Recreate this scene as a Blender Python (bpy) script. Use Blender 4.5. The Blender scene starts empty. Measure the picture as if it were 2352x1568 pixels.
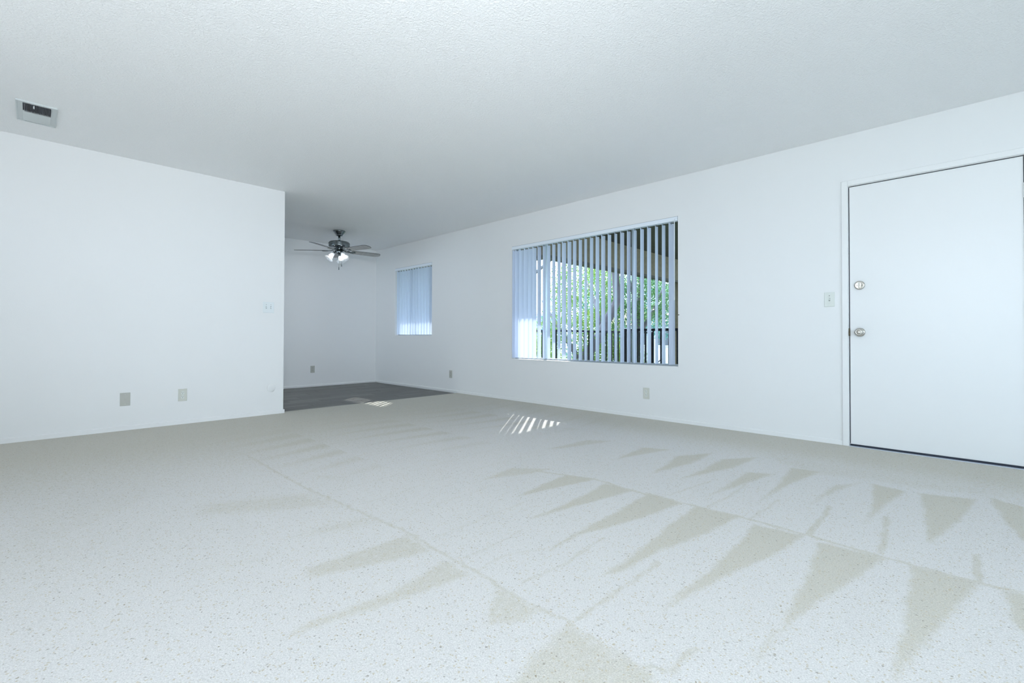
import bpy, bmesh, math, random
import numpy as np
from mathutils import Vector, Matrix

random.seed(7)
rng = np.random.default_rng(7)
S = bpy.context.scene
COL = S.collection

# ------------------------------------------------------------------ camera
# World: +Y runs along the window wall towards the dining nook, +X points at the window wall.
F_PX, PITCH, YAW, CAM_H, ROLL = 1071.43, 0.012352, 0.797754, 0.84317, 0.002555
cy, sn, cp, sp = math.cos(YAW), math.sin(YAW), math.cos(PITCH), math.sin(PITCH)
fwd = Vector((sn * cp, cy * cp, sp)); rgt = Vector((cy, -sn, 0)); up = rgt.cross(fwd)
cr, sr = math.cos(ROLL), math.sin(ROLL)
r2 = rgt * cr + up * sr; u2 = up * cr - rgt * sr
cam_d = bpy.data.cameras.new('camera'); cam = bpy.data.objects.new('camera', cam_d); COL.objects.link(cam)
cam.matrix_world = Matrix(((r2.x, u2.x, -fwd.x, 0), (r2.y, u2.y, -fwd.y, 0), (r2.z, u2.z, -fwd.z, CAM_H), (0, 0, 0, 1)))
cam_d.sensor_width = 36; cam_d.sensor_fit = 'HORIZONTAL'
cam_d.lens = F_PX / 2352 * 36; cam_d.shift_y = -23.97 / 2352
cam_d.clip_start = 0.02; cam_d.clip_end = 300
S.camera = cam

# ------------------------------------------------------------------ world, sun, daylight, exposure
W = bpy.data.worlds.new('sky'); S.world = W; W.use_nodes = True
bg = W.node_tree.nodes['Background']; bg.inputs[0].default_value = (0.64, 0.82, 1.0, 1); bg.inputs[1].default_value = 5.5
SUN_EL, SUN_AZ = math.radians(28.6), math.atan2(0.745, 1.0)
sun_dir = Vector((math.cos(SUN_AZ) * math.cos(SUN_EL), math.sin(SUN_AZ) * math.cos(SUN_EL), math.sin(SUN_EL)))
sd = bpy.data.lights.new('sun', 'SUN'); sd.energy = 6.5; sd.angle = math.radians(0.5); sd.color = (1.0, 0.97, 0.93)
so = bpy.data.objects.new('sun', sd); COL.objects.link(so); so.rotation_euler = sun_dir.to_track_quat('Z', 'Y').to_euler()
so.location = (20, 15, 12)

def area(name, loc, aim, sx, sy, power, color):
    d = bpy.data.lights.new(name, 'AREA'); d.shape = 'RECTANGLE'; d.size = sx; d.size_y = sy
    d.energy = power; d.color = color
    o = bpy.data.objects.new(name, d); COL.objects.link(o); o.location = loc
    o.rotation_euler = Vector(aim).to_track_quat('-Z', 'Z').to_euler(); return o
# daylight entering by the patio door behind the camera, and the bounced flash beside the camera
LC = (0.94, 0.965, 0.995)
area('patio_daylight', (-2.78, -0.6, 1.1), (1, 0, 0), 2.2, 2.0, 8, LC)
area('rear_daylight', (1.3, -3.18, 1.35), (0, 1, 0), 2.6, 1.5, 25, LC)
area('bounced_flash', (-0.35, -0.1, 1.45), (0.35, 0.35, 1), 0.5, 0.5, 70, LC)
area('side_fill', (-1.4, 2.7, 1.45), (0.55, 0.45, 0.8), 0.5, 0.5, 8, LC)  # added fill, no such source known; lifts the ceiling at the left
def spot(name, loc, aim, cone, size, power, color):
    d = bpy.data.lights.new(name, 'SPOT'); d.spot_size = math.radians(cone); d.spot_blend = 1.0; d.shadow_soft_size = size
    d.energy = power; d.color = color
    o = bpy.data.objects.new(name, d); COL.objects.link(o); o.location = loc; o.rotation_euler = Vector(aim).to_track_quat('-Z', 'Z').to_euler(); return o
spot('forward_fill', (-0.1, -0.5, 1.25), (2.7, 5.6, 1.0), 75, 0.12, 145, LC)  # added spot that brightens the far ceiling and the nook wall
area('nook_fill', (1.2, 5.95, 2.05), (0.55, 0.80, -0.2), 0.4, 0.4, 10, LC)  # invented unseen lamp, added to brighten the dark nook

S.view_settings.view_transform = 'Standard'; S.view_settings.look = 'None'
S.view_settings.exposure = 0.16; S.view_settings.gamma = 1.0; S.view_settings.use_curve_mapping = False
S.cycles.use_adaptive_sampling = True; S.cycles.adaptive_threshold = 0.02
S.cycles.max_bounces = 9; S.cycles.diffuse_bounces = 6; S.cycles.transparent_max_bounces = 16
S.cycles.use_denoising = True; S.cycles.caustics_reflective = False; S.cycles.caustics_refractive = False
S.cycles.sample_clamp_indirect = 6

# ------------------------------------------------------------------ materials
MATS = {}
def mat(name, color, rough=0.6, metal=0.0, bump=None, var=None, spec=None, translucent=0.0, alpha_noise=None):
    m = bpy.data.materials.new(name); m.use_nodes = True; nt = m.node_tree; N = nt.nodes; L = nt.links
    b = N['Principled BSDF']; b.inputs['Base Color'].default_value = (*color, 1)
    b.inputs['Roughness'].default_value = rough; b.inputs['Metallic'].default_value = metal
    if spec is not None: b.inputs['Specular IOR Level'].default_value = spec
    tc = N.new('ShaderNodeTexCoord')
    if var:   # (scale vector, second colour, detail)
        mp = N.new('ShaderNodeMapping'); mp.inputs['Scale'].default_value = var[0]; L.new(tc.outputs['Object'], mp.inputs[0])
        n = N.new('ShaderNodeTexNoise'); n.inputs['Scale'].default_value = 1; n.inputs['Detail'].default_value = 5
        L.new(mp.outputs[0], n.inputs['Vector'])
        r = N.new('ShaderNodeMapRange'); r.inputs[1].default_value = 0.35; r.inputs[2].default_value = 0.65; L.new(n.outputs['Fac'], r.inputs[0])
        mx = N.new('ShaderNodeMix'); mx.data_type = 'RGBA'; mx.inputs[6].default_value = (*color, 1); mx.inputs[7].default_value = (*var[1], 1)
        L.new(r.outputs[0], mx.inputs[0]); L.new(mx.outputs[2], b.inputs['Base Color'])
        csrc = mx.outputs[2]
    else: csrc = None
    if bump:  # (scale, strength, distance)
        n = N.new('ShaderNodeTexNoise'); n.inputs['Scale'].default_value = bump[0]; n.inputs['Detail'].default_value = 4
        L.new(tc.outputs['Object'], n.inputs['Vector'])
        bp = N.new('ShaderNodeBump'); bp.inputs['Strength'].default_value = bump[1]; bp.inputs['Distance'].default_value = bump[2]
        L.new(n.outputs['Fac'], bp.inputs['Height']); L.new(bp.outputs[0], b.inputs['Normal'])
    if translucent:
        t = N.new('ShaderNodeBsdfTranslucent'); t.inputs[0].default_value = (*color, 1)
        if csrc: L.new(csrc, t.inputs[0])
        ms = N.new('ShaderNodeMixShader'); ms.inputs[0].default_value = translucent
        L.new(b.outputs[0], ms.inputs[1]); L.new(t.outputs[0], ms.inputs[2]); L.new(ms.outputs[0], N['Material Output'].inputs[0])
    MATS[name] = m; return m

WALLC = (0.81, 0.82, 0.825)
m_wall = mat('wall_paint', WALLC, 0.62, bump=(160, 0.12, 0.002))
m_trim = mat('trim_paint', (0.825, 0.835, 0.84), 0.42, bump=(60, 0.05, 0.001))
m_door = mat('door_paint', (0.81, 0.82, 0.825), 0.38, bump=(9, 0.05, 0.004))
m_blind = mat('blind_vinyl', (0.76, 0.825, 0.965), 0.45, translucent=0.38)  # white vanes; the blue daylight cast is tinted into the colour
m_rail_w = mat('headrail_white', (0.80, 0.86, 0.93), 0.4)
m_clip = mat('clip_grey', (0.16, 0.19, 0.24), 0.5)
m_alu = mat('window_aluminium', (0.45, 0.50, 0.53), 0.35, 0.6)
m_ivory = mat('ivory_plastic', (0.62, 0.63, 0.575), 0.4)
m_ivory_l = mat('pale_ivory_plastic', (0.70, 0.735, 0.70), 0.4)
m_taupe = mat('taupe_plastic', (0.47, 0.475, 0.44), 0.45)
m_white_p = mat('white_plastic', (0.76, 0.81, 0.83), 0.45)
m_slot = mat('dark_slot', (0.02, 0.022, 0.02), 0.6)
m_nickel = mat('satin_nickel', (0.56, 0.54, 0.50), 0.25, 1.0)
m_pewter = mat('brushed_pewter', (0.22, 0.245, 0.26), 0.2, 1.0, bump=(300, 0.05, 0.0005))
m_blade = mat('fan_blade_grey', (0.40, 0.40, 0.40), 0.5, var=((30, 4, 4), (0.50, 0.49, 0.48)))
m_blade_e = mat('fan_blade_edge', (0.045, 0.055, 0.06), 0.5)
m_brass = mat('aged_brass', (0.09, 0.075, 0.05), 0.4, 0.8)
m_vent = mat('vent_enamel', (0.60, 0.645, 0.65), 0.45)
m_dark = mat('duct_dark', (0.03, 0.032, 0.045), 0.7)
m_sill = mat('threshold_metal', (0.62, 0.66, 0.78), 0.35, 0.3)
m_gap = mat('gap_shade_dark', (0.012, 0.018, 0.035), 0.6)  # near-black that paints the shade in the gaps round the door
m_slab = mat('subfloor', (0.05, 0.05, 0.05), 0.9)
m_beam = mat('beam_stucco', (0.195, 0.155, 0.115), 0.85, var=((14, 14, 14), (0.25, 0.20, 0.15)), bump=(90, 0.3, 0.004))
m_beam_d = mat('beam_trim_brown', (0.10, 0.085, 0.075), 0.8)
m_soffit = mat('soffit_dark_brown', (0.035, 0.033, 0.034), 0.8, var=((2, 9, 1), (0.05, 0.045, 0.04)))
m_deck = mat('deck_concrete', (0.36, 0.35, 0.33), 0.9, var=((3, 3, 3), (0.42, 0.41, 0.39)))
m_iron = mat('railing_black', (0.006, 0.007, 0.011), 0.7, spec=0.2)
m_bark = mat('bark', (0.13, 0.12, 0.14), 0.9, var=((9, 9, 2), (0.24, 0.22, 0.25)), bump=(30, 0.5, 0.02))
m_lf_a = mat('leaf_bright', (0.07, 0.24, 0.04), 0.35, var=((22, 22, 22), (0.40, 0.50, 0.14)), translucent=0.5)
m_lf_b = mat('leaf_deep', (0.02, 0.12, 0.06), 0.35, var=((20, 20, 20), (0.24, 0.42, 0.14)), translucent=0.45)
m_lf_c = mat('leaf_teal', (0.03, 0.13, 0.12), 0.35, var=((9, 9, 9), (0.16, 0.38, 0.32)), translucent=0.4)
m_soil = mat('lawn', (0.07, 0.12, 0.04), 0.95, var=((1, 1, 1), (0.16, 0.17, 0.09)))
m_bld = mat('stucco_lilac', (0.55, 0.56, 0.68), 0.85, bump=(40, 0.2, 0.01))
m_roof = mat('roof_brown', (0.22, 0.17, 0.12), 0.85, var=((1, 8, 8), (0.30, 0.23, 0.16)))
m_roof_b = mat('roof_slate_blue', (0.16, 0.25, 0.42), 0.8, var=((1, 8, 8), (0.22, 0.32, 0.50)))
m_wind = mat('dark_window', (0.05, 0.06, 0.08), 0.15)

def glass_mat():
    m = bpy.data.materials.new('window_glass'); m.use_nodes = True; nt = m.node_tree; N = nt.nodes; L = nt.links
    N.remove(N['Principled BSDF'])
    t = N.new('ShaderNodeBsdfTransparent'); t.inputs[0].default_value = (0.96, 0.98, 0.98, 1)
    g = N.new('ShaderNodeBsdfGlossy'); g.inputs['Roughness'].default_value = 0.02
    fr = N.new('ShaderNodeFresnel'); fr.inputs[0].default_value = 1.12
    mx = N.new('ShaderNodeMixShader'); L.new(fr.outputs[0], mx.inputs[0]); L.new(t.outputs[0], mx.inputs[1]); L.new(g.outputs[0], mx.inputs[2])
    L.new(mx.outputs[0], N['Material Output'].inputs[0]); return m
m_glass = glass_mat()

def shade_glass_mat():
    m = bpy.data.materials.new('ribbed_shade_glass'); m.use_nodes = True; nt = m.node_tree; N = nt.nodes; L = nt.links
    b = N['Principled BSDF']; b.inputs['Base Color'].default_value = (0.95, 0.97, 1, 1); b.inputs['Roughness'].default_value = 0.12
    t = N.new('ShaderNodeBsdfTransparent'); t.inputs[0].default_value = (0.93, 0.95, 0.96, 1)
    lw = N.new('ShaderNodeLayerWeight'); lw.inputs[0].default_value = 0.45
    mr = N.new('ShaderNodeMapRange'); mr.inputs[1].default_value = 0.0; mr.inputs[2].default_value = 0.8; mr.inputs[3].default_value = 0.14; mr.inputs[4].default_value = 0.85
    L.new(lw.outputs['Facing'], mr.inputs[0])
    mx = N.new('ShaderNodeMixShader'); L.new(mr.outputs[0], mx.inputs[0]); L.new(t.outputs[0], mx.inputs[1]); L.new(b.outputs[0], mx.inputs[2])
    L.new(mx.outputs[0], N['Material Output'].inputs[0]); return m
m_shade = shade_glass_mat()

def bulb_mat():
    m = bpy.data.materials.new('bulb_glow'); m.use_nodes = True; b = m.node_tree.nodes['Principled BSDF']
    b.inputs['Base Color'].default_value = (0.9, 0.9, 0.9, 1); b.inputs['Emission Color'].default_value = (1, 0.97, 0.93, 1)
    b.inputs['Emission Strength'].default_value = 5.0; return m
m_bulb = bulb_mat()

def ceiling_mat():
    m = bpy.data.materials.new('ceiling_texture_paint'); m.use_nodes = True; nt = m.node_tree; N = nt.nodes; L = nt.links
    b = N['Principled BSDF']; b.inputs['Base Color'].default_value = (0.93, 0.94, 0.945, 1); b.inputs['Roughness'].default_value = 0.6
    tc = N.new('ShaderNodeTexCoord')
    n1 = N.new('ShaderNodeTexNoise'); n1.inputs['Scale'].default_value = 80; n1.inputs['Detail'].default_value = 5; n1.inputs['Roughness'].default_value = 0.6
    n1.inputs['Distortion'].default_value = 0.6
    L.new(tc.outputs['Object'], n1.inputs['Vector'])
    mr = N.new('ShaderNodeMapRange'); mr.inputs[1].default_value = 0.38; mr.inputs[2].default_value = 0.68; L.new(n1.outputs['Fac'], mr.inputs[0])
    bp = N.new('ShaderNodeBump'); bp.inputs['Strength'].default_value = 0.5; bp.inputs['Distance'].default_value = 0.006
    L.new(mr.outputs[0], bp.inputs['Height']); L.new(bp.outputs[0], b.inputs['Normal']); return m
m_ceil = ceiling_mat()

def carpet_mat():
    m = bpy.data.materials.new('flecked_cut_pile'); m.use_nodes = True; nt = m.node_tree; N = nt.nodes; L = nt.links
    b = N['Principled BSDF']; b.inputs['Roughness'].default_value = 0.95; b.inputs['Specular IOR Level'].default_value = 0.15
    tc = N.new('ShaderNodeTexCoord'); OB = tc.outputs['Object']
    def mix(fac, a, c, blend='MIX'):
        x = N.new('ShaderNodeMix'); x.data_type = 'RGBA'; x.blend_type = blend
        if isinstance(fac, float): x.inputs[0].default_value = fac
        else: L.new(fac, x.inputs[0])
        for i, v in ((6, a), (7, c)):
            if isinstance(v, tuple): x.inputs[i].default_value = (*v, 1)
            else: L.new(v, x.inputs[i])
        return x.outputs[2]
    def mr(src, a, c, lo=0.0, hi=1.0, smooth=False):
        x = N.new('ShaderNodeMapRange'); x.inputs[1].default_value = a; x.inputs[2].default_value = c
        x.inputs[3].default_value = lo; x.inputs[4].default_value = hi
        if smooth: x.interpolation_type = 'SMOOTHSTEP'
        L.new(src, x.inputs[0]); return x.outputs[0]
    def noise(scale, det=3, rough=0.5):
        x = N.new('ShaderNodeTexNoise'); x.inputs['Scale'].default_value = scale; x.inputs['Detail'].default_value = det
        x.inputs['Roughness'].default_value = rough; L.new(OB, x.inputs['Vector']); return x.outputs['Fac']
    def math_(op, a, c):
        x = N.new('ShaderNodeMath'); x.operation = op
        for i, v in ((0, a), (1, c)):
            if isinstance(v, (int, float)): x.inputs[i].default_value = v
            else: L.new(v, x.inputs[i])
        return x.outputs[0]
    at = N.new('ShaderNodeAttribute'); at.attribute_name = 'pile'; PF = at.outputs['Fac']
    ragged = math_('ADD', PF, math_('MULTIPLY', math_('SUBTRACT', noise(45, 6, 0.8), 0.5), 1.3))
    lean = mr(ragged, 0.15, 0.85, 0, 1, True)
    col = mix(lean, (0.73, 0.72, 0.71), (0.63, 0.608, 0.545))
    # tuft shading and coloured flecks
    tuft = mr(noise(240, 4, 0.7), 0.3, 0.7, 0.75, 1.13)
    hsv = N.new('ShaderNodeCombineColor'); L.new(tuft, hsv.inputs[0]); L.new(tuft, hsv.inputs[1]); L.new(tuft, hsv.inputs[2])
    col = mix(1.0, col, hsv.outputs[0], 'MULTIPLY')
    warp = N.new('ShaderNodeTexNoise'); warp.inputs['Scale'].default_value = 90; L.new(OB, warp.inputs['Vector'])
    va = N.new('ShaderNodeVectorMath'); va.operation = 'MULTIPLY_ADD'; va.inputs[1].default_value = (0.012, 0.012, 0)
    L.new(warp.outputs['Color'], va.inputs[0]); L.new(OB, va.inputs[2])
    vo = N.new('ShaderNodeTexVoronoi'); vo.inputs['Scale'].default_value = 150; L.new(va.outputs[0], vo.inputs['Vector'])
    sep = N.new('ShaderNodeSeparateColor'); L.new(vo.outputs['Color'], sep.inputs[0])
    near = mr(vo.outputs['Distance'], 0.25, 0.55, 1, 0)
    f_dark = math_('MULTIPLY', math_('GREATER_THAN', sep.outputs[0], 0.968), near)
    f_tan = math_('MULTIPLY', math_('GREATER_THAN', sep.outputs[1], 0.86), near)
    f_gry = math_('MULTIPLY', math_('GREATER_THAN', sep.outputs[2], 0.80), near)
    col = mix(math_('MULTIPLY', f_gry, 0.38), col, (0.50, 0.50, 0.47))
    col = mix(math_('MULTIPLY', f_tan, 0.62), col, (0.50, 0.42, 0.27))
    col = mix(math_('MULTIPLY', f_dark, 0.55), col, (0.17, 0.14, 0.10))
    L.new(col, b.inputs['Base Color'])
    bp = N.new('ShaderNodeBump'); bp.inputs['Strength'].default_value = 0.7; bp.inputs['Distance'].default_value = 0.006
    L.new(noise(170, 3, 0.65), bp.inputs['Height']); L.new(bp.outputs[0], b.inputs['Normal'])
    return m
m_carpet = carpet_mat()

def plank_mat(i, tone):
    m = bpy.data.materials.new('vinyl_plank_grey'); m.use_nodes = True; nt = m.node_tree; N = nt.nodes; L = nt.links
    b = N['Principled BSDF']; b.inputs['Roughness'].default_value = 0.42
    tc = N.new('ShaderNodeTexCoord'); mp = N.new('ShaderNodeMapping'); mp.inputs['Scale'].default_value = (2.2, 34, 1); mp.inputs['Location'].default_value = (i * 3.1, i * 1.7, 0)
    L.new(tc.outputs['Object'], mp.inputs[0])
    n = N.new('ShaderNodeTexNoise'); n.inputs['Scale'].default_value = 1; n.inputs['Detail'].default_value = 6; n.inputs['Distortion'].default_value = 0.5; L.new(mp.outputs[0], n.inputs['Vector'])
    r = N.new('ShaderNodeMapRange'); r.inputs[1].default_value = 0.3; r.inputs[2].default_value = 0.7; L.new(n.outputs['Fac'], r.inputs[0])
    mx = N.new('ShaderNodeMix'); mx.data_type = 'RGBA'; mx.inputs[6].default_value = (0.070 * tone, 0.068 * tone, 0.064 * tone, 1)
    mx.inputs[7].default_value = (0.135 * tone, 0.130 * tone, 0.122 * tone, 1); L.new(r.outputs[0], mx.inputs[0]); L.new(mx.outputs[2], b.inputs['Base Color'])
    return m
m_planks = [plank_mat(i, t) for i, t in enumerate((0.85, 1.0, 1.15, 1.3))]

# ------------------------------------------------------------------ helpers
class MB:
    """collects boxes, tubes, lathes and prisms into one mesh"""
    def __init__(s): s.v = []; s.f = []; s.mi = []; s.sm = []
    def add(s, vs, fs, mi=0, smooth=False):
        k = len(s.v); s.v += [tuple(v) for v in vs]; s.f += [tuple(i + k for i in f) for f in fs]
        s.mi += [mi] * len(fs); s.sm += [smooth] * len(fs); return s
    def box(s, x0, x1, y0, y1, z0, z1, mi=0):
        v = [(x, y, z) for z in (z0, z1) for y in (y0, y1) for x in (x0, x1)]
        return s.add(v, [(0, 2, 3, 1), (4, 5, 7, 6), (0, 1, 5, 4), (2, 6, 7, 3), (0, 4, 6, 2), (1, 3, 7, 5)], mi)
    def bbox(s, x0, x1, y0, y1, z0, z1, b, axis, mi=0):
        """plate bevelled on the face that looks down 'axis' (-x: '-x', -y: '-y', -z: '-z')"""
        lo, hi = [x0, y0, z0], [x1, y1, z1]; ax = 'xyz'.index(axis[1])
        def pt(d, inset, i, j):
            p = [0, 0, 0]; o = [k for k in range(3) if k != ax]
            p[ax] = d; p[o[0]] = (lo[o[0]] + inset) if i == 0 else (hi[o[0]] - inset); p[o[1]] = (lo[o[1]] + inset) if j == 0 else (hi[o[1]] - inset)
            return p
        front, back = lo[ax], hi[ax]; cor = [(0, 0), (1, 0), (1, 1), (0, 1)]
        v = [pt(back, 0, *c) for c in cor] + [pt(front + b, 0, *c) for c in cor] + [pt(front, b, *c) for c in cor]
        f = [(0, 1, 2, 3)] + [(i, 4 + i, 4 + (i + 1) % 4, (i + 1) % 4) for i in range(4)] + [(4 + i, 8 + i, 8 + (i + 1) % 4, 4 + (i + 1) % 4) for i in range(4)] + [(8, 11, 10, 9)]
        return s.add(v, f, mi)
    def tube(s, pts, rad, n=10, mi=0, caps=True):
        pts = [Vector(p) for p in pts]; rad = rad if isinstance(rad, (list, tuple)) else [rad] * len(pts)
        t = (pts[1] - pts[0]).normalized(); a = t.orthogonal().normalized(); vs = []
        for i, p in enumerate(pts):
            t = (pts[min(i + 1, len(pts) - 1)] - pts[max(i - 1, 0)]).normalized()
            a = (a - t * a.dot(t)).normalized(); b = t.cross(a)
            vs += [p + (a * math.cos(2 * math.pi * k / n) + b * math.sin(2 * math.pi * k / n)) * rad[i] for k in range(n)]
        fs = [(i * n + k, i * n + (k + 1) % n, (i + 1) * n + (k + 1) % n, (i + 1) * n + k) for i in range(len(pts) - 1) for k in range(n)]
        s.add(vs, fs, mi, True)
        if caps: s.f += [tuple(reversed([len(s.v) - len(vs) + k for k in range(n)])), tuple(len(s.v) - n + k for k in range(n))]; s.mi += [mi] * 2; s.sm += [False] * 2
        return s
    def lathe(s, prof, n=32, M=None, mi=0, scallop=None, smooth=True):
        """prof: (radius, height) along local z; M places it"""
        M = M or Matrix(); vs = []
        for j, (r, z) in enumerate(prof):
            for k in range(n):
                a = 2 * math.pi * k / n; rr = r
                if scallop: rr = r * (1 + scallop[1] * (j / (len(prof) - 1)) ** 2 * math.cos(scallop[0] * a))
                vs.append(M @ Vector((rr * math.cos(a), rr * math.sin(a), z)))
        fs = [(i * n + k, i * n + (k + 1) % n, (i + 1) * n + (k + 1) % n, (i + 1) * n + k) for i in range(len(prof) - 1) for k in range(n)]
        return s.add(vs, fs, mi, smooth)
    def prism(s, outline, z0, z1, M=None, mi=0, mi_side=None):
        M = M or Matrix(); n = len(outline); vs = [M @ Vector((x, y, z0)) for x, y in outline] + [M @ Vector((x, y, z1)) for x, y in outline]
        s.add(vs, [tuple(reversed(range(n))), tuple(range(n, 2 * n))], mi)
        k = len(s.v) - 2 * n
        for i in range(n): s.f.append((k + i, k + (i + 1) % n, k + n + (i + 1) % n, k + n + i)); s.mi.append(mi if mi_side is None else mi_side); s.sm.append(False)
        return s
    def mesh(s, name, mats):
        me = bpy.data.meshes.new(name); me.from_pydata(s.v, [], s.f)
        for m in (mats if isinstance(mats, (list, tuple)) else [mats]): me.materials.append(m)
        me.polygons.foreach_set('material_index', s.mi); me.polygons.foreach_set('use_smooth', s.sm)
        bm = bmesh.new(); bm.from_mesh(me); bmesh.ops.recalc_face_normals(bm, faces=bm.faces); bm.to_mesh(me); bm.free()
        me.update(); return me
    def build(s, name, mats, parent=None, loc=None, mat_world=None):
        """links the mesh; vertices given in world space are re-based on the parent's origin"""
        o = bpy.data.objects.new(name, s.mesh(name, mats)); COL.objects.link(o)
        if parent is not None:
            o.parent = parent
        if mat_world is not None: o.matrix_local = mat_world
        elif loc is not None: o.location = loc
        return o

def link(name, me, parent=None, loc=(0, 0, 0), rot=(0, 0, 0)):
    o = bpy.data.objects.new(name, me); COL.objects.link(o); o.parent = parent; o.location = loc; o.rotation_euler = rot; return o
def tag(o, label=None, cat=None, group=None, kind=None):
    for k, v in (('label', label), ('category', cat), ('group', group), ('kind', kind)):
        if v: o[k] = v
    return o
def empty(name, loc, label=None, cat=None, group=None, kind=None, rz=0):
    o = bpy.data.objects.new(name, None); COL.objects.link(o); o.location = loc; o.rotation_euler = (0, 0, rz); o.empty_display_size = 0.1
    return tag(o, label, cat, group, kind)
def copy_tree(o, parent=None):
    c = o.copy(); COL.objects.link(c); c.parent = parent
    for ch in list(o.children): copy_tree(ch, c)
    return c
def struct(o, label, cat):
    return tag(o, label, cat, None, 'structure')

# ------------------------------------------------------------------ room dimensions
XB, YA, YC, XE, RH = 4.455, 5.392, 7.895, 1.924, 2.44     # window wall, left wall, nook back wall, wall end, ceiling
XW, YW = -2.6, -3.0                                        # side and rear walls behind the camera
TH = 0.13
BIG = (2.048, 4.350, 0.545, 2.046)
SML = (6.145, 7.232, 0.856, 2.040)
DOOR = (-0.275, 0.664, 0.0, 2.031)

def holed_wall(name, axis, pos, thick, u0, u1, holes, label, m=m_wall, z0=-0.02, z1=RH + 0.02):
    """vertical wall with openings; axis 'x' = plane x=pos with u along y, 'y' = plane y=pos with u along x"""
    us = sorted({u0, u1, *[h[0] for h in holes], *[h[1] for h in holes]}); zs = sorted({z0, z1, *[max(z0, h[2]) for h in holes], *[h[3] for h in holes]})
    b = MB(); P = (lambda d, u, z: (pos + d, u, z)) if axis == 'x' else (lambda d, u, z: (u, pos + d, z))
    ns = lambda i, j: any(h[0] <= (us[i] + us[i + 1]) / 2 <= h[1] and h[2] - 0.03 <= (zs[j] + zs[j + 1]) / 2 <= h[3] for h in holes)
    solid = {(i, j) for i in range(len(us) - 1) for j in range(len(zs) - 1) if not ns(i, j)}
    for i, j in solid:
        a, c, e, g = us[i], us[i + 1], zs[j], zs[j + 1]
        for d in (0, thick): b.add([P(d, a, e), P(d, c, e), P(d, c, g), P(d, a, g)], [(0, 1, 2, 3)])
        for (di, dj), q in (((-1, 0), (a, e, a, g)), ((1, 0), (c, e, c, g)), ((0, -1), (a, e, c, e)), ((0, 1), (a, g, c, g))):
            if (i + di, j + dj) not in solid: b.add([P(0, q[0], q[1]), P(thick, q[0], q[1]), P(thick, q[2], q[3]), P(0, q[2], q[3])], [(0, 1, 2, 3)])
    me = b.mesh(name, m); bm = bmesh.new(); bm.from_mesh(me); bmesh.ops.remove_doubles(bm, verts=bm.verts, dist=1e-5)
    bmesh.ops.recalc_face_normals(bm, faces=bm.faces); bm.to_mesh(me); bm.free()
    return struct(link(name, me), label, 'wall')

# ------------------------------------------------------------------ shell
holed_wall('wall_right', 'x', XB, TH, YW - TH, YC + TH, [BIG, SML, DOOR], 'long white wall holding the two blind-covered windows and the door')
holed_wall('wall_left', 'y', YA, TH, XW, XE, [], 'smooth white wall on the left below the ceiling vent')
holed_wall('wall_alcove', 'x', XE - TH, TH, YA + TH, YC, [(5.75, 7.6, -0.02, 2.08)], 'white return wall at the left of the dining nook')
holed_wall('wall_back', 'y', YC, TH, XE - TH, XB, [], 'shaded white back wall of the dining nook behind the fan')
holed_wall('wall_side', 'x', XW - TH, TH, YW - TH, YA, [(-1.7, 0.5, 0.02, 2.06)], 'white side wall with the patio door opening, out of view')
holed_wall('wall_rear', 'y', YW - TH, TH, XW, XB, [(0.0, 2.6, 0.6, 2.1)], 'white rear wall with a wide window, out of view')

holed_wall('wall_kitchen', 'x', -0.15, TH, YA + TH, YC + TH, [(6.1, 7.4, 0.9, 2.1)], 'white kitchen wall with a window, out of view')
holed_wall('wall_kitchen_back', 'y', YC, TH, -0.02, XE - TH, [], 'white kitchen back wall, out of view')
c = MB(); c.box(XW - TH, XB + TH, YW - TH, YC + TH, RH, RH + 0.12)
struct(c.build('ceiling', m_ceil), 'white knockdown-textured ceiling over the whole room', 'ceiling')

fl = MB(); fl.box(XW - TH, XB + TH, YW - TH, YC + TH, -0.12, -0.020)
floor = struct(fl.build('floor', m_slab), 'floor of pale carpet with dark vinyl planks in the nook', 'floor')

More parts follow.
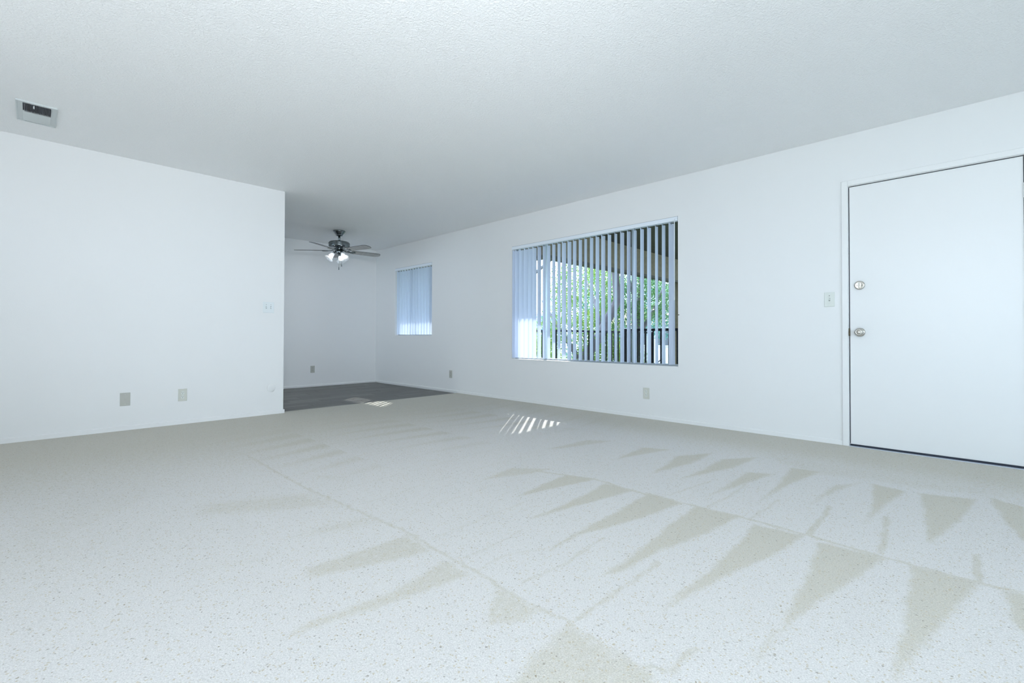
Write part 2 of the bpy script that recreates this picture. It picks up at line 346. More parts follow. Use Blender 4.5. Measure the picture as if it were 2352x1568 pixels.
# ---- carpet: grid mesh that carries the vacuumed pile direction
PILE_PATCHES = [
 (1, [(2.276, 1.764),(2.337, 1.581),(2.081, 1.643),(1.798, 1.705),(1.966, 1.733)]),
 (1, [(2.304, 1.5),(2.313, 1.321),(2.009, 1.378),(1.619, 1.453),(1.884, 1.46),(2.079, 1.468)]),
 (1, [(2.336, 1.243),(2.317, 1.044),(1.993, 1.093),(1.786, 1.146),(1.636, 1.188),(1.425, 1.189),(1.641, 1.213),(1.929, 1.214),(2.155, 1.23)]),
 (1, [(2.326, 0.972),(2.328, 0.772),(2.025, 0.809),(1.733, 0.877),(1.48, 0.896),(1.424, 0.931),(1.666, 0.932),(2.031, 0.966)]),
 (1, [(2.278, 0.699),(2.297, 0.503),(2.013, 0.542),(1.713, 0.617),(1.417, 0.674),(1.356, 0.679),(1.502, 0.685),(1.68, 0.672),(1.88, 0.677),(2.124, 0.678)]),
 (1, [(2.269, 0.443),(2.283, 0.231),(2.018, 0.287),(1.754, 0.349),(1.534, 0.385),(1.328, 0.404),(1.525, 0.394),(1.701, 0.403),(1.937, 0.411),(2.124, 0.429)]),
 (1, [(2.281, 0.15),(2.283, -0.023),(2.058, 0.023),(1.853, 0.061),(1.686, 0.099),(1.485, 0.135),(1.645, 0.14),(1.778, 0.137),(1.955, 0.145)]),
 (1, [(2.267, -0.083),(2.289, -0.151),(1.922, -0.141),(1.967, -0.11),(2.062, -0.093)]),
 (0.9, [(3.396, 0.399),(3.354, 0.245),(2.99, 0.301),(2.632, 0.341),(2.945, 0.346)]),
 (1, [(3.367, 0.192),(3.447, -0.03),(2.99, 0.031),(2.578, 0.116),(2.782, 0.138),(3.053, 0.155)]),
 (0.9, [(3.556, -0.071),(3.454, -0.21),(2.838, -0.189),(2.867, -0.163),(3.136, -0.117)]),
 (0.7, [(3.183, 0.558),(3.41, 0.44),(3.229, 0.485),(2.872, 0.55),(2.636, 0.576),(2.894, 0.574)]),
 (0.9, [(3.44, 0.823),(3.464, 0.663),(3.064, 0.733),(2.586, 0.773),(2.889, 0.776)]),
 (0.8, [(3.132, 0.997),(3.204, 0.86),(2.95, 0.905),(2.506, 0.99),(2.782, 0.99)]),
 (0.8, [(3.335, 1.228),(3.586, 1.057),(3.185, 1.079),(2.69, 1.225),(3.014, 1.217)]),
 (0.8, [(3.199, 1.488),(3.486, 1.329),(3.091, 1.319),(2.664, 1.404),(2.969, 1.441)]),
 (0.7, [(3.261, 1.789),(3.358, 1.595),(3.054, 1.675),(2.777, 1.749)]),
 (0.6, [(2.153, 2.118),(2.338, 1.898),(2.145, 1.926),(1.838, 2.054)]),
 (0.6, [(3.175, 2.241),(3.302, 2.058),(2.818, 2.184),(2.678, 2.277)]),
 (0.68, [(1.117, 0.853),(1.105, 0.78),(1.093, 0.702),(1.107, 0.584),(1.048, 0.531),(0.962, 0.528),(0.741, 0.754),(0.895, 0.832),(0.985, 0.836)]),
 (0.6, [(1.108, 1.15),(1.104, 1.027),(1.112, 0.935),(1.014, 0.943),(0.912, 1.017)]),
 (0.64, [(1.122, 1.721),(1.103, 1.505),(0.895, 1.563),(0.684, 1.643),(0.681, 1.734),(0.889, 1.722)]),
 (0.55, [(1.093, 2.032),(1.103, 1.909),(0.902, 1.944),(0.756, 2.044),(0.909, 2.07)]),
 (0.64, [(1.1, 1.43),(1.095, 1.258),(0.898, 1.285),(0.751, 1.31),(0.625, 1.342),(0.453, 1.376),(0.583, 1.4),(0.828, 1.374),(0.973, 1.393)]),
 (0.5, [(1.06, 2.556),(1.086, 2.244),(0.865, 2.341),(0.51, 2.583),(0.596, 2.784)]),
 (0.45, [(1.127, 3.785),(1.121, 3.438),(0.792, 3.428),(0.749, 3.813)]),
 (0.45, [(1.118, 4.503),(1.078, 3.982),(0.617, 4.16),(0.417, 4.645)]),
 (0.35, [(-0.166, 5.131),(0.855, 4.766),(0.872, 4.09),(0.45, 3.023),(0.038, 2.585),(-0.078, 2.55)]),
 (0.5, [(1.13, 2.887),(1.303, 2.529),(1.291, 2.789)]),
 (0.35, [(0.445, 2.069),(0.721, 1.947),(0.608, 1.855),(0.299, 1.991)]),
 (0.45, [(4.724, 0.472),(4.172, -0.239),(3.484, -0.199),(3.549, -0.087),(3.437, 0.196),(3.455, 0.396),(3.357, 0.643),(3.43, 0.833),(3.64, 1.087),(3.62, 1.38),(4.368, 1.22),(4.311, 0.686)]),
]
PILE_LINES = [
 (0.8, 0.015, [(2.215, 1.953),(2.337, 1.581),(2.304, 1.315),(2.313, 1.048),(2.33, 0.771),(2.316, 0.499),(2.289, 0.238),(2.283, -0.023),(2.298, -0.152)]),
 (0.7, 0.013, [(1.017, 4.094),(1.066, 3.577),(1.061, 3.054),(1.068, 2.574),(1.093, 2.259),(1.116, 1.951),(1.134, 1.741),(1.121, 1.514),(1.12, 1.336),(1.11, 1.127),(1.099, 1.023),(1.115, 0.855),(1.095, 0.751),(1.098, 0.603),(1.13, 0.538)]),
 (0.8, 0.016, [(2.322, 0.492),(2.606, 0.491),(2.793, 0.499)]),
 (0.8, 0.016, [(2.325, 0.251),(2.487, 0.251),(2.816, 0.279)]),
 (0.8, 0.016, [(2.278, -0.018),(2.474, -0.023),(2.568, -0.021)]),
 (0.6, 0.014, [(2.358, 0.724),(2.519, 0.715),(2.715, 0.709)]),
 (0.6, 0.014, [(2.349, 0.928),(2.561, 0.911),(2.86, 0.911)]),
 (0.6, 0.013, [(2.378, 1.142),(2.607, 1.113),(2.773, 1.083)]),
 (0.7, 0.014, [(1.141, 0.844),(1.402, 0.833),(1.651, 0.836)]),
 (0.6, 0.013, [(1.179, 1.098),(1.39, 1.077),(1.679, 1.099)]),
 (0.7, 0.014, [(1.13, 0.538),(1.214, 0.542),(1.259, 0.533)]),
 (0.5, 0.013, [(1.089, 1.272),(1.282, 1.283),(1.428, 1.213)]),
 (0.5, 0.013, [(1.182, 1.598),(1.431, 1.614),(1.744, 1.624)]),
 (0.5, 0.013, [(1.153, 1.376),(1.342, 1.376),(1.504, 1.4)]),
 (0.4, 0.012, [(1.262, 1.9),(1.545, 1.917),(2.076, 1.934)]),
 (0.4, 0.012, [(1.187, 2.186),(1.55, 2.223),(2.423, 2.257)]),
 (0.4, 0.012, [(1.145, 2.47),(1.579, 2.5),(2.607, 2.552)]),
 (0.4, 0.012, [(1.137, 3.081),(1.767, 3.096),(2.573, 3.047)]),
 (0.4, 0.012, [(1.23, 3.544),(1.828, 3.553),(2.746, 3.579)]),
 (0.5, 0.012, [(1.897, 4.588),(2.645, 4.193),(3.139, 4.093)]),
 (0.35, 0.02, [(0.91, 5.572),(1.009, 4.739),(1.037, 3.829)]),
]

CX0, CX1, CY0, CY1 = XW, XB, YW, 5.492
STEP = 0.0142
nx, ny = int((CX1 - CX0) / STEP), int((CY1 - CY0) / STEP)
gx = np.linspace(CX0, CX1, nx); gy = np.linspace(CY0, CY1, ny)
GX, GY = np.meshgrid(gx, gy); px, py = GX.ravel(), GY.ravel()
pile = np.zeros(px.shape)
wob = 0.0035 * np.sin(px * 43 + np.sin(py * 37) * 2) + 0.003 * np.sin(py * 61 + px * 19)
qx, qy = px + wob, py - wob * 0.8
def seg_dist(ax, ay, bx, by):
    dx, dy = bx - ax, by - ay; t = np.clip(((qx - ax) * dx + (qy - ay) * dy) / (dx * dx + dy * dy + 1e-12), 0, 1)
    return np.hypot(qx - ax - t * dx, qy - ay - t * dy)
for s_, P_ in PILE_PATCHES:
    inside = np.zeros(px.shape, bool); dist = np.full(px.shape, 9.0)
    for i in range(len(P_)):
        (ax, ay), (bx, by) = P_[i], P_[(i + 1) % len(P_)]
        dist = np.minimum(dist, seg_dist(ax, ay, bx, by))
        cond = (ay > qy) != (by > qy)
        inside ^= cond & (qx < (bx - ax) * (qy - ay) / (by - ay + 1e-12) + ax)
    sd_ = np.where(inside, dist, -dist); soft = 0.045 + 0.1 * (s_ < 0.6)
    pile = np.maximum(pile, s_ * np.clip(0.5 + sd_ / soft, 0, 1))
for s_, w_, P_ in PILE_LINES:
    for (ax, ay), (bx, by) in zip(P_[:-1], P_[1:]):
        pile = np.maximum(pile, s_ * 0.9 * np.clip(1.35 - seg_dist(ax, ay, bx, by) / w_, 0, 1))
# light falloff painted in as darker, tanner pile towards the walls, and faint fan-shaped strokes beyond the last strips
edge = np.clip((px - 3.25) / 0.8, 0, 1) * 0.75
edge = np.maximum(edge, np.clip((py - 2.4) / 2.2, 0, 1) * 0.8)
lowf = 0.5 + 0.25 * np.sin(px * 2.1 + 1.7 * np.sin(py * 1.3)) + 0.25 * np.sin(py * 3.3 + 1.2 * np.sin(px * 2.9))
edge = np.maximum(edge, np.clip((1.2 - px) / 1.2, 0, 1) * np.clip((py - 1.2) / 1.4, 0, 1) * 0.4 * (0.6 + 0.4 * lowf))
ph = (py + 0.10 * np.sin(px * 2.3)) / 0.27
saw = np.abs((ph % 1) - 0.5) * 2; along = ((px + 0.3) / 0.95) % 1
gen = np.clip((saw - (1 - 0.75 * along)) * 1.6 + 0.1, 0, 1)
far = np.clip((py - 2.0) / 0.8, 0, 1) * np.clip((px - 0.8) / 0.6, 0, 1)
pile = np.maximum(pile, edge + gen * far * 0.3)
lift = np.zeros(px.shape)
co = np.stack([px, py, lift], 1)
edgev = (py > CY1 - 0.004); co[edgev, 2] = -0.008; co[edgev, 1] += 0.004 * np.sin(px[edgev] * 97) + 0.003 * np.sin(px[edgev] * 211)
ii = (np.arange(ny - 1)[:, None] * nx + np.arange(nx - 1)[None, :]).ravel()
quads = np.stack([ii, ii + 1, ii + nx + 1, ii + nx], 1)
me = bpy.data.meshes.new('carpet'); me.vertices.add(len(co)); me.vertices.foreach_set('co', co.astype(np.float32).ravel())
me.loops.add(quads.size); me.loops.foreach_set('vertex_index', quads.astype(np.int32).ravel())
me.polygons.add(len(quads)); me.polygons.foreach_set('loop_start', (np.arange(len(quads)) * 4).astype(np.int32))
me.polygons.foreach_set('loop_total', np.full(len(quads), 4, np.int32)); me.polygons.foreach_set('use_smooth', np.ones(len(quads), bool))
me.update(calc_edges=True); att = me.attributes.new('pile', 'FLOAT', 'POINT'); att.data.foreach_set('value', pile.astype(np.float32))
me.materials.append(m_carpet)
tag(link('carpet', me, floor), 'pale flecked cut-pile carpet with vacuum strokes')

# ---- vinyl planks in the nook (rows run along x)
pw, plen = 0.152, 1.22
y = 5.485; row = 0
while y < YC - 0.016:
    x = XE - 0.4 * plen * ((row * 0.37) % 1) * 2; y1 = min(y + pw, YC - 0.013)
    while x < XB:
        a, b_ = max(x, XE), min(x + plen, XB - 0.013)
        if b_ - a > 0.02:
            bm_ = MB(); g = 0.0012; L_, W_ = b_ - a - 2 * g, y1 - y - 2 * g
            bm_.add([(0, 0, 0), (L_, 0, 0), (L_, W_, 0), (0, W_, 0), (0, 0, .010), (L_, 0, .010), (L_, W_, .010), (0, W_, .010), (.003, .003, .012), (L_ - .003, .003, .012), (L_ - .003, W_ - .003, .012), (.003, W_ - .003, .012)],
                    [(0, 3, 2, 1), (0, 1, 5, 4), (1, 2, 6, 5), (2, 3, 7, 6), (3, 0, 4, 7), (4, 5, 9, 8), (5, 6, 10, 9), (6, 7, 11, 10), (7, 4, 8, 11), (8, 9, 10, 11)])
            bm_.build('plank', m_planks[random.randrange(4)], floor, loc=(a + g, y + g, -0.020))
        x += plen
    y += pw; row += 1

# ---- baseboards
def base(name, x0, x1, y0, y1, top, face, label, z0=-0.02):
    b = MB(); c_ = 0.004
    if face == '-y': prof = [(y1, z0), (y0, z0), (y0, top - c_), (y0 + c_, top), (y1, top)]; vs = [(x, p, q) for x in (x0, x1) for p, q in prof]
    else: prof = [(x1, z0), (x0, z0), (x0, top - c_), (x0 + c_, top), (x1, top)]; vs = [(p, y_, q) for y_ in (y0, y1) for p, q in prof]
    n = 5; b.add(vs, [tuple(range(n)), tuple(reversed(range(n, 2 * n)))] + [(i, i + n, (i + 1) % n + n, (i + 1) % n) for i in range(n)])
    return struct(b.build(name, m_trim), label, 'baseboard')
base('baseboard_left', XW, XE + 0.011, YA - 0.011, YA, 0.040, '-y', 'low white baseboard along the left wall')
base('baseboard_nook', XB - 0.011, XB, 5.494, YC - 0.011, 0.034, '-x', 'low white baseboard on the window wall beside the planks', -0.001)
base('baseboard_right', XB - 0.011, XB, 0.706, 5.494, 0.034, '-x', 'low white baseboard under both windows')
base('baseboard_back', XE, XB - 0.011, YC - 0.011, YC, 0.028, '-y', 'low white baseboard at the back of the dining nook', -0.001)
base('baseboard_front', XB - 0.011, XB, YW, -0.32, 0.034, '-x', 'low white baseboard beyond the door, out of view')
eb = MB(); eb.box(XE, XE + 0.011, YA, YC - 0.011, -0.02, 0.040); struct(eb.build('baseboard_alcove', m_trim), 'low white baseboard turning the wall end into the nook', 'baseboard')

# ------------------------------------------------------------------ windows
def window(name, Y0, Y1, Z0, Z1, mull, label):
    r = empty(name, (XB + 0.09, (Y0 + Y1) / 2, Z0), label, 'window', kind='structure')
    o = Vector(r.location); fx0, fx1 = XB + 0.070, XB + 0.112; w = 0.026
    def rel(b): b.v = [(x - o.x, y_ - o.y, z - o.z) for x, y_, z in b.v]; return b
    b = MB(); b.box(fx0, fx1, Y0, Y1, Z0, Z0 + w).box(fx0, fx1, Y0, Y1, Z1 - w, Z1).box(fx0, fx1, Y0, Y0 + w, Z0 + w, Z1 - w).box(fx0, fx1, Y1 - w, Y1, Z0 + w, Z1 - w)
    b.box(fx0 + .012, fx1 - .012, Y0 + w, Y0 + w + .008, Z0 + w, Z1 - w).box(fx0 + .012, fx1 - .012, Y1 - w - .008, Y1 - w, Z0 + w, Z1 - w)
    rel(b).build('window_frame', m_alu, r)
    edges = [Y0 + w] + sorted(mull) + [Y1 - w]
    for m_ in mull:
        b = MB(); b.box(fx0 - .004, fx1, m_ - .010, m_ + .010, Z0 + w, Z1 - w).box(fx0 - .010, fx0 - .004, m_ - .004, m_ + .004, Z0 + w, Z1 - w); rel(b).build('mullion', m_alu, r)
    for a, c_ in zip(edges[:-1], edges[1:]):
        b = MB(); b.box(fx0 + .018, fx0 + .022, a, c_, Z0 + w, Z1 - w); rel(b).build('pane', m_glass, r)
    b = MB(); b.box(XB - 0.004, fx0, Y0 + 0.001, Y1 - 0.001, Z0 - 0.006, Z0 + 0.008); rel(b).build('window_sill', m_trim, r)
    return r
window('window_1', *BIG[:2], BIG[2], BIG[3], [2.590, 3.835], 'wide three-pane aluminium window behind the half-open vertical blind')
window('window_2', *SML[:2], SML[2], SML[3], [6.69], 'small two-pane aluminium window behind the closed vertical blind')
for nm, args, lab in (('window_3', (XW - TH, -1.7, 0.5, 0.02, 2.06, 'x'), 'sliding patio door with bare glass, out of view'), ('window_4', (YW - TH, 0.0, 2.6, 0.6, 2.1, 'y'), 'wide rear window with bare glass, out of view')):
    p0, a0, a1, z0, z1, ax = args; r = empty(nm, (p0 + .06, (a0 + a1) / 2, z0) if ax == 'x' else ((a0 + a1) / 2, p0 + .06, z0), lab, 'window', kind='structure'); o = Vector(r.location); b = MB(); g = MB(); mid = (a0 + a1) / 2
    for q in ((a0, a1, z0, z0 + .05), (a0, a1, z1 - .05, z1), (a0, a0 + .05, z0 + .05, z1 - .05), (a1 - .05, a1, z0 + .05, z1 - .05), (mid - .03, mid + .03, z0 + .05, z1 - .05)):
        (b.box(p0 + .03, p0 + .09, *q) if ax == 'x' else b.box(q[0], q[1], p0 + .03, p0 + .09, q[2], q[3]))
    for q in ((a0 + .05, mid - .03), (mid + .03, a1 - .05)):
        (g.box(p0 + .058, p0 + .062, *q, z0 + .05, z1 - .05) if ax == 'x' else g.box(*q, p0 + .058, p0 + .062, z0 + .05, z1 - .05))
    for bb, n_, m_ in ((b, 'window_frame', m_alu), (g, 'pane', m_glass)):
        bb.v = [(x - o.x, y_ - o.y, z - o.z) for x, y_, z in bb.v]; bb.build(n_, m_, r)

# ------------------------------------------------------------------ entry door
DX = XB + 0.006
door = empty('door_1', (DX, 0.656, 0.0), 'plain white slab door with nickel knob and deadbolt, slightly recessed', 'door', kind='structure')
def D(b): b.v = [(x - DX, y_ - 0.656, z) for x, y_, z in b.v]; return b
b = MB(); b.bbox(DX, DX + 0.042, -0.268, 0.6555, 0.016, 2.0225, 0.002, '-x'); D(b).build('door_leaf', m_door, door)
b = MB(); b.box(XB + 0.002, XB + TH, 0.6615, 0.6640, 0.0, 2.0305).box(XB + 0.002, XB + TH, -0.2750, -0.2725, 0.0, 2.0305).box(XB + 0.002, XB + TH, -0.2725, 0.6615, 2.0285, 2.0305); D(b).build('jamb', m_trim, door)
b = MB(); b.box(DX + .043, DX + .056, 0.640, 0.6615, 0.012, 2.0285).box(DX + .043, DX + .056, -0.2725, -0.250, 0.012, 2.0285).box(DX + .043, DX + .056, -0.250, 0.640, 2.006, 2.0285).box(DX + .008, DX + .043, 0.6565, 0.6610, .02, 2.020).box(DX + .008, DX + .043, -0.266, 0.655, 2.0235, 2.0275); D(b).build('gap_shade_stop', m_gap, door)  # dark stop and filler, painting the shade between leaf and jamb
b = MB(); b.box(DX - .030, DX + .10, -0.270, 0.660, -0.018, 0.0035); D(b).build('threshold', m_sill, door)
b = MB(); b.box(DX - .004, DX + .04, -0.268, 0.655, 0.0035, 0.0155); D(b).build('sill_gap_shade', m_gap, door)  # dark strip stands in for the shaded gap under the leaf
rx = Matrix.Rotation(math.radians(-90), 4, 'Y')   # lathe axis +z -> -x (into the room)
M = Matrix.Translation((0, 0.593 - 0.656, 1.248)) @ rx
db = MB().lathe([(0.0, 0.0), (.034, 0.0), (.034, .006), (.032, .011), (.027, .014), (.025, .0135), (.0, .0135)], 36, M).build('deadbolt', m_nickel, door)
tp = MB(); prof = []
for k in range(20):
    a = 2 * math.pi * k / 20; prof.append((0.0065 * math.cos(a) * (1 + .35 * abs(math.sin(a))), 0.019 * math.sin(a)))
Mt = Matrix.Translation((-.0135, 0.593 - 0.656, 1.248)) @ rx
tp.prism([(y_, x) for x, y_ in prof], 0, .018, Mt).build('thumb_turn', m_nickel, db)
for s_ in (-1, 1):
    k = MB(); k.lathe([(.003, 0), (.003, .0012), (0, .0012)], 10, Matrix.Translation((-.0134, 0.593 - 0.656 + s_ * .0155, 1.248)) @ rx).build('screw', m_slot, db)
M = Matrix.Translation((0, 0.593 - 0.656, 0.885)) @ rx
kn = MB().lathe([(0, 0), (.034, 0), (.034, .004), (.031, .009), (.022, .011), (.016, .013), (.0125, .018), (.0115, .030), (.014, .036), (.0215, .041), (.0265, .050), (.0270, .058), (.0235, .066), (.0165, .0695), (.0155, .0680), (.013, .0680), (.0115, .0710), (.006, .0722), (0, .0724)], 40, M).build('door_knob', m_nickel, door)
k = MB(); k.lathe([(.0022, 0), (.0022, .0012), (0, .0012)], 10, Matrix.Translation((-.010, 0.593 - 0.656 - .026, 0.885)) @ rx).build('pin_hole', m_slot, kn)
b = MB(); b.box(DX - .008, DX - .0002, 0.6535, 0.6630, 0.858, 0.916).box(DX - .010, DX - .006, .6545, .6585, .872, .902); D(b).build('latch_plate', m_brass, door)
for hz in (0.25, 1.02, 1.80):
    b = MB(); b.tube([(DX - .005, -0.2712, hz - .048), (DX - .005, -0.2712, hz + .048)], .006, 12); D(b).build('hinge', m_trim, door)
b = MB(); CT = 0.013
b.bbox(XB - CT, XB + 0.002, 0.664, 0.706, -0.004, 2.074, .004, '-x').bbox(XB - CT, XB + 0.002, -0.317, -0.275, -0.004, 2.074, .004, '-x').bbox(XB - CT, XB + 0.002, -0.275, 0.664, 2.0315, 2.074, .004, '-x')
struct(b.build('trim_1', m_trim), 'flat white casing around the entry door', 'door casing')

# ------------------------------------------------------------------ vertical blinds
def vane_mesh(h):
    # one curved vinyl sheet with rolled edges (0.8 mm stock)
    b = MB(); n = 9; w = 0.089; vs = []
    for k in range(n):
        t = k / (n - 1) - .5; x = t * w; y_ = 0.0085 * (1 - (2 * t) ** 2); vs += [(x, y_, 0), (x, y_, -h)]
    b.add(vs, [(2 * k, 2 * k + 1, 2 * k + 3, 2 * k + 2) for k in range(n - 1)], 0, True)
    return b.mesh('vane', m_blind)
def clip_mesh():
    return MB().box(-.006, .006, .0055, .0110, -.009, .001).box(-.0025, .0025, .003, .008, 0, .012).mesh('vane_clip', m_clip)
CLIP = clip_mesh()
def blind(Y0, Y1, Z0, Z1, vanes, label, wand=None):
    xc = XB + 0.020
    r = empty('vertical_blind', (xc, (Y0 + Y1) / 2, Z1), label, 'window blind'); o = Vector(r.location)
    b = MB(); z0 = Z1 - 0.0435 - o.z; z1 = -0.0035
    ya, yb = Y0 + .003 - o.y, Y1 - .003 - o.y
    b.box(-.026, -.023, ya, yb, z0, z1).box(.023, .026, ya, yb, z0, z1).box(-.023, .023, ya, yb, z1 - .003, z1).box(-.023, -.005, ya, yb, z0, z0 + .003).box(.005, .023, ya, yb, z0, z0 + .003).box(-.023, .023, ya, ya + .004, z0 + .003, z1 - .003).box(-.023, .023, yb - .004, yb, z0 + .003, z1 - .003)
    b.build('headrail', m_rail_w, r)
    b = MB(); b.box(-.022, .024, ya, yb, -.0034, -.0002); b.build('headrail_gap_shade', m_clip, r)  # dark strip painted for the shade in the gap above the headrail
    me = vane_mesh(Z1 - .056 - (Z0 + .022))
    for yv, ang in vanes:
        v = link('vane', me, r, (0.0, yv - o.y, -.056), (0, 0, math.radians(ang)))
        link('vane_clip', CLIP, v)
    if wand:
        MB().tube([(-.034, wand - o.y, -.030), (-.036, wand - o.y, -.06), (-.038, wand - o.y, -.80)], .0045, 8).tube([(-.038, wand - o.y, -.80), (-.038, wand - o.y, -.835)], [.006, .005], 8).box(-.036, -.026, wand - o.y - .004, wand - o.y + .004, -.034, -.026).build('wand', m_rail_w, r)
    return r
bigv = [(4.318, -14), (4.272, -6), (4.196, -6), (4.114, -5), (4.037, 3), (3.964, 4), (3.878, 8), (3.791, 16), (3.719, 12), (3.638, 12), (3.555, 13), (3.487, 3), (3.403, 5), (3.322, 9), (3.238, 10), (3.159, 15), (3.081, 9), (3.004, 6), (2.929, 3), (2.844, 7), (2.759, 12), (2.687, 2), (2.605, 4), (2.525, 8), (2.447, 4), (2.369, 1), (2.280, 8), (2.206, 4), (2.136, -18)]
bigv = [(y_ + 0.045 * math.sin(math.radians(a)), a) for y_, a in bigv]
blind(BIG[0], BIG[1], BIG[2], BIG[3], bigv, 'wide vertical blind with half-open vanes over the big window', wand=2.078)
smlv = [(6.19 + .0800 * k, (17, 13, 15, 19, 12, 16, 13, 17, 11, 8, 14, 17, 13)[k]) for k in range(13)]
blind(SML[0], SML[1], SML[2], SML[3], smlv, 'short vertical blind with overlapping vanes over the small window by the nook')

# ------------------------------------------------------------------ wall plates
def on_x(b, y_, z): return b  # plates are modelled facing -x / -y at their own origin
def plate_mesh_x(w, h, m=m_ivory, t=.0055): return MB().bbox(-t, 0, -w / 2, w / 2, -h / 2, h / 2, .0025, '-x')
def outlet(name, loc, face, label, m_pl, m_face):
    r = empty(name, loc, label, 'outlet', rz=0 if face == 'x' else math.radians(-90) + math.pi)
    r.rotation_euler = (0, 0, 0 if face == 'x' else math.radians(90))
    plate_mesh_x(.070, .116).build('cover_plate', m_pl, r)
    for s_ in (-1, 1):
        oc = []
        for k in range(24):
            a = 2 * math.pi * k / 24; oc.append((max(-.0125, min(.0125, .0165 * math.cos(a))), .0165 * math.sin(a)))
        M = Matrix.Translation((-.0052, 0, s_ * .0193)) @ Matrix.Rotation(math.radians(-90), 4, 'Y')
        f = MB().prism([(y_, x) for x, y_ in oc], 0, .0022, M).build('receptacle', m_face, r)
        MB().box(-.0080, -.0072, -.0072, -.0050, s_ * .0193 + .001, s_ * .0193 + .0095).box(-.0080, -.0072, .0050, .0072, s_ * .0193 + .0005, s_ * .0193 + .0100).build('slot', m_slot, f)
        MB().lathe([(.0027, 0), (.0027, .0008), (0, .0008)], 10, Matrix.Translation((-.0072, 0, s_ * .0193 - .0075)) @ Matrix.Rotation(math.radians(-90), 4, 'Y')).build('ground_hole', m_slot, f)
    MB().lathe([(.0028, 0), (.0028, .001), (0, .0014)], 10, Matrix.Translation((-.0055, 0, 0)) @ Matrix.Rotation(math.radians(-90), 4, 'Y')).build('screw', m_face, r)
    return r
outlet('outlet', (XB, 2.391, 0.259), 'x', 'ivory outlet under the right end of the big window', m_ivory, m_ivory_l)
outlet('outlet', (XB, 5.650, 0.272), 'x', 'dull taupe outlet low on the window wall where carpet meets planks', m_taupe, m_taupe)
outlet('outlet', (3.285, YC, 0.289), 'y', 'taupe outlet on the nook back wall below the fan', m_taupe, m_taupe)
outlet('outlet', (1.003, YA, 0.278), 'y', 'pale ivory outlet low on the left wall, right of the blank plate', m_ivory, m_ivory_l)

def switch(loc, face, w, gangs, label, m_pl):
    r = empty('light_switch', loc, label, 'light switch'); r.rotation_euler = (0, 0, 0 if face == 'x' else math.radians(90))
    plate_mesh_x(w, .116).build('switch_plate', m_pl, r)
    for g, st in gangs:
        MB().box(-.0062, -.0054, g - .005, g + .005, -.012, .012).build('toggle_opening', m_slot, r)
        t = MB(); a = st * .006
        t.add([(-.005, g - .0042, -.009), (-.005, g + .0042, -.009), (-.005, g + .0042, .009), (-.005, g - .0042, .009), (-.017, g - .0032, a - .0035), (-.017, g + .0032, a - .0035), (-.015, g + .0032, a + .0035), (-.015, g - .0032, a + .0035)],
              [(0, 1, 2, 3), (4, 7, 6, 5), (0, 4, 5, 1), (1, 5, 6, 2), (2, 6, 7, 3), (3, 7, 4, 0)]); t.build('toggle', m_pl, r)
        for s_ in (-1, 1):
            MB().lathe([(.0028, 0), (.0028, .001), (0, .0014)], 10, Matrix.Translation((-.0055, g, s_ * .030)) @ Matrix.Rotation(math.radians(-90), 4, 'Y')).build('screw', m_slot if s_ > 0 else m_pl, r)
    return r
switch((XB, 0.788, 1.149), 'x', .070, [(0, 1)], 'ivory single light switch on the wall beside the entry door', m_ivory_l)
switch((1.764, YA, 1.153), 'y', .111, [(-.023, -1), (.023, 1)], 'white double light switch near the end of the left wall', m_white_p)

r = empty('cable_plate', (0.576, YA, 0.276), 'blank taupe wall plate low on the left wall with a small centre hole', 'wall plate'); r.rotation_euler = (0, 0, math.radians(90))
plate_mesh_x(.072, .116).build('cover_plate', m_taupe, r)
MB().lathe([(.0075, 0), (.0075, .0015), (.005, .0022), (0, .0015)], 16, Matrix.Translation((-.0052, 0, 0.0)) @ Matrix.Rotation(math.radians(-90), 4, 'Y')).build('cable_jack', m_taupe, r)
for s_ in (-1, 1): MB().lathe([(.003, 0), (.003, .001), (0, .0014)], 10, Matrix.Translation((-.0054, 0, s_ * .042)) @ Matrix.Rotation(math.radians(-90), 4, 'Y')).build('screw', m_ivory, r)
r = empty('round_cover', (1.799, YA, 0.283), 'round white blank cover low near the end of the left wall', 'wall plate'); r.rotation_euler = (0, 0, math.radians(90))
MB().lathe([(0.0, 0), (.0425, 0), (.0425, .003), (.039, .0055), (.012, .0065), (0, .0068)], 40, Matrix.Rotation(math.radians(-90), 4, 'Y')).build('cover_disc', m_wall, r)
MB().lathe([(.003, 0), (.003, .001), (0, .0012)], 10, Matrix.Translation((-.0067, 0, 0)) @ Matrix.Rotation(math.radians(-90), 4, 'Y')).build('screw', m_white_p, r)
r = MB().lathe([(0, 0), (.002, 0), (.002, .012), (.005, .013), (.005, .015), (0, .0155)], 10, Matrix.Rotation(math.radians(-90), 4, 'Y')).build('wall_hook', m_brass); r.location = (XB, 2.036, 1.064)
tag(r, 'tiny dark cord hook on the wall at the right edge of the big window', 'hook')

# ------------------------------------------------------------------ ceiling register
r = empty('ceiling_vent', (-0.002, 4.776, RH), 'white ceiling air register with a dark louvred half at the left', 'ceiling vent')
w2, l2 = .102, .207; ix0, ix1, iy0, iy1 = -.069, .071, -.174, .186
b = MB(); t = -.006
b.box(-w2, w2, -l2, iy0, t, 0).box(-w2, w2, iy1, l2, t, 0).box(-w2, ix0, iy0, iy1, t, 0).box(ix1, w2, iy0, iy1, t, 0)
for a in ((-w2, w2, -l2, -l2 + .006), (-w2, w2, l2 - .006, l2), (-w2, -w2 + .006, -l2 + .006, l2 - .006), (w2 - .006, w2, -l2 + .006, l2 - .006)): b.box(*a, t - .004, t)
b.build('frame', m_vent, r)
MB().box(ix0, ix1, iy0, iy1, -.0008, -.0002).build('duct_opening', m_dark, r)
MB().box(ix0, ix1, -.010, -.002, -.010, -.0008).build('divider', m_vent, r)
n = 19
sl = MB()
